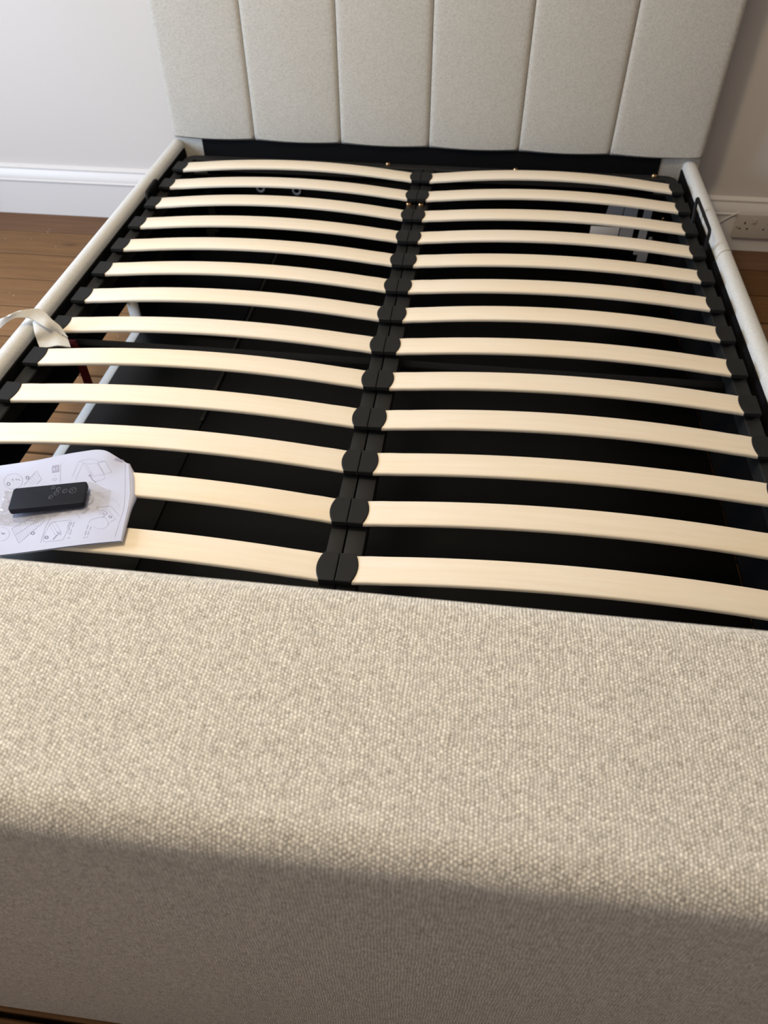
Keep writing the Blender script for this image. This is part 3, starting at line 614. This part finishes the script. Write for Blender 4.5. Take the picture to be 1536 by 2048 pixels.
def ribbon(bm, pts, wmm, dz):
    P = []
    for a, b in zip(pts[:-1], pts[1:]):
        n = max(1, int(math.hypot(b[0] - a[0], b[1] - a[1]) / 8))
        P += [(lerp(a[0], b[0], i / n), lerp(a[1], b[1], i / n)) for i in range(n)]
    P.append(pts[-1]); L, Rr = [], []
    for i, p in enumerate(P):
        a = P[max(i - 1, 0)]; b = P[min(i + 1, len(P) - 1)]; dx, dy = b[0] - a[0], b[1] - a[1]; l = math.hypot(dx, dy) or 1
        nx, ny = -dy / l * wmm / 2, dx / l * wmm / 2
        L.append(bm.verts.new(pp(p[0] + nx, p[1] + ny, dz))); Rr.append(bm.verts.new(pp(p[0] - nx, p[1] - ny, dz)))
    for i in range(len(P) - 1): bm.faces.new((L[i], Rr[i], Rr[i + 1], L[i + 1]))
bm = bmesh.new(); bm2 = bmesh.new()
for wmm, c, pts in DRAW: ribbon(bm2 if wmm > 0.7 else bm, pts, wmm, 0.00045)
ribbon(bm, [((FILLS[1][0][0] + FILLS[1][3][0]) / 2, (FILLS[1][0][1] + FILLS[1][3][1]) / 2), ((FILLS[1][1][0] + FILLS[1][2][0]) / 2, (FILLS[1][1][1] + FILLS[1][2][1]) / 2)], 6.5, 0.00045)
for f in FILLS[:1]: bm.faces.new([bm.verts.new(pp(u, v, 0.00045)) for u, v in f])
finish(bm, 'line_drawing', M['ink'], leaf, (-0.42, 0.06, 0.029), 0)['kind'] = 'stuff'
finish(bm2, 'part_marks', M['ink_dark'], leaf, (-0.42, 0.06, 0.029), 0)['kind'] = 'stuff'
bm = bmesh.new()
for f in WHITES: bm.faces.new([bm.verts.new(pp(u, v, 0.0006)) for u, v in f])
finish(bm, 'logo_cutout', M['paper'], leaf, (-0.42, 0.06, 0.029), 0)
# crinkled clear film the remote came in
def uvm(x, y):
    d = Vector((x, y)) - PO; return d.dot(PU) * 1000, d.dot(PV) * 1000
RC = Vector((-0.4715, 0.0305)); RU = Vector((0.9655, 0.2605)); RV = Vector((-0.2605, 0.9655))
bm = bmesh.new(); g = []; rnd = random.Random(3)
for i in range(33):
    row = []
    for j in range(21):
        a = lerp(-0.078, 0.092, i / 32); b = lerp(-0.040, 0.035, j / 20)
        b *= 1 - 0.45 * sstep(0.055, 0.092, a); b += 0.006 * math.sin(a * 45)
        q = RC + RU * a + RV * b; u, v = uvm(q.x, q.y)
        edge = max(abs(a) / 0.060, abs(b) / 0.028)
        cr = (0.0 if edge < 0.9 else 0.0022) * (0.5 + 0.5 * math.sin(a * 310 + 2.2 * math.sin(b * 190))) * (0.6 + 0.8 * rnd.random())
        fade = 1 if 0 < i < 32 and 0 < j < 20 else 0
        row.append(pp(u, v, 0.0008 + cr * fade))
    g.append(row)
sheet(bm, g, 0.00008)
film = finish(bm, 'plastic_sleeve', M['film'], None, (RC.x, RC.y, 0.029), 60)
tag(film, 'crinkled clear plastic sleeve under the black remote on the leaflet', 'sleeve')
rem = empty('remote_control', (RC.x, RC.y, 0.0305))
tag(rem, 'slim black remote control with six round buttons, lying on the leaflet', 'remote')
bm = bmesh.new()
Lr, Wr = 0.0575, 0.0245
def rrect(l, w_, r, n=5):
    out = []
    for cx, cy, a0 in ((l - r, w_ - r, 0), (-l + r, w_ - r, 90), (-l + r, -w_ + r, 180), (l - r, -w_ + r, 270)):
        for i in range(n + 1):
            a = math.radians(a0 + 90 * i / n); out.append((cx + r * math.cos(a), cy + r * math.sin(a)))
    return out
ZB = 0.0320
def rp(a, b, z): q = RC + RU * a + RV * b; return Vector((q.x, q.y, z))
rings = []
for dl, z in ((-0.003, 0), (-0.0006, 0.0012), (0, 0.003), (0, 0.0103), (-0.0004, 0.0112), (-0.0012, 0.0115)):
    rings.append([bm.verts.new(rp(a, b, ZB + z)) for a, b in rrect(Lr + dl, Wr + dl, 0.0048 + dl * 0.5)])
for A, B in zip(rings[:-1], rings[1:]):
    for k in range(len(A)): bm.faces.new((A[k], A[(k + 1) % len(A)], B[(k + 1) % len(B)], B[k]))
bm.faces.new(rings[0]); bm.faces.new(rings[-1])
body = finish(bm, 'remote_body', M['remote'], rem, (RC.x, RC.y, ZB), 35)
def to_ab(x, y):
    d = Vector((x, y)) - RC; return d.dot(RU), d.dot(RV)
ZT = ZB + 0.0115
for x, y, r in ((-0.4705, 0.0480, 0.0020), (-0.4610, 0.0460, 0.0026), (-0.4600, 0.0365, 0.0030), (-0.4490, 0.0430, 0.0030), (-0.4370, 0.0455, 0.0042), (-0.4655, 0.0270, 0.0024)):
    r *= 1.25; a, b = to_ab(x, y); bm = bmesh.new()
    disc(bm, rp(a, b, ZT), r * 0.9, 0.0006, 16, 'z', 0.5)
    bt = finish(bm, 'button', M['remote'], rem, rp(a, b, ZT))
    bm = bmesh.new(); tube(bm, [rp(a + r * math.cos(k * math.pi / 9), b + r * 1.15 * math.sin(k * math.pi / 9), ZT + 0.0002) for k in range(18)], 0.0003, 5, True)
    if r > 0.0025:
        tube(bm, [rp(a - r * 0.3, b, ZT + 0.0007), rp(a + r * 0.3, b, ZT + 0.0007)], 0.0002, 5)
    if r > 0.004:
        tube(bm, [rp(a, b - r * 0.3, ZT + 0.0007), rp(a, b + r * 0.3, ZT + 0.0007)], 0.0002, 5)
    rg = finish(bm, 'button_outline', M['remote_mark'], bt, rp(a, b, ZT)); rg['label'] = 'fine grey printed ring'
bm = bmesh.new(); c = rp(Lr, 0.004, ZB + 0.006)
tube(bm, [c, c + Vector((RU.x * 0.0006, RU.y * 0.0006, 0))], 0.0013, 10); o = finish(bm, 'infrared_window', M['remote_mark'], rem, c)

# ---------------------------------------------------------------- wall socket and its cable on the skirting
sx0, sx1, sz0, sz1 = 0.9615, 1.1080, -0.236, -0.1585
so = empty('wall_socket', ((sx0 + sx1) / 2, SY, sz0))
tag(so, 'white double wall socket on the skirting right of the bed', 'socket')
bm = bmesh.new(); box(bm, sx0, sx1, SY - 0.010, SY - 0.0005, sz0, sz1, 0.0035, 3); finish(bm, 'faceplate', M['white_plastic'], so, ((sx0 + sx1) / 2, SY, sz0))
for cx in (0.9990, 1.0700):
    for dx, dz, w_, h_ in ((0.0, 0.0, 0.004, 0.008), (-0.011, -0.018, 0.0065, 0.004), (0.011, -0.018, 0.0065, 0.004)):
        bm = bmesh.new(); x, z = cx - 0.010 + dx, -0.186 + dz
        box(bm, x - w_ / 2, x + w_ / 2, SY - 0.0104, SY - 0.0098, z - h_ / 2, z + h_ / 2); finish(bm, 'pin_hole', M['hole'], so, (x, SY - 0.01, z), 0)
    x = cx + 0.016
    bm = bmesh.new(); box(bm, x - 0.0055, x + 0.0055, SY - 0.0135, SY - 0.0098, -0.186, -0.170, 0.0012); finish(bm, 'rocker_switch', M['white_plastic'], so, (x, SY - 0.01, -0.186))
for x in (0.9685, 1.101):
    bm = bmesh.new(); disc(bm, (x, SY - 0.0098, -0.2), 0.0028, 0.0008, 12, 'y'); finish(bm, 'screw_head', M['steel'], so, (x, SY - 0.01, -0.2))
bm = bmesh.new(); tube(bm, [cat([(0.800, SY - 0.003, -0.262), (0.860, SY - 0.003, -0.230), (0.913, SY - 0.003, -0.192), (0.937, SY - 0.003, -0.173), (0.957, SY - 0.003, -0.161), (0.966, SY - 0.003, -0.1565)], i / 24) for i in range(25)], 0.0024, 8)
cb = finish(bm, 'painted_cable', M['skirting'], None, (0.913, SY - 0.003, -0.192), 60)
tag(cb, 'thin painted-over cable climbing the skirting beside the socket', 'cable')
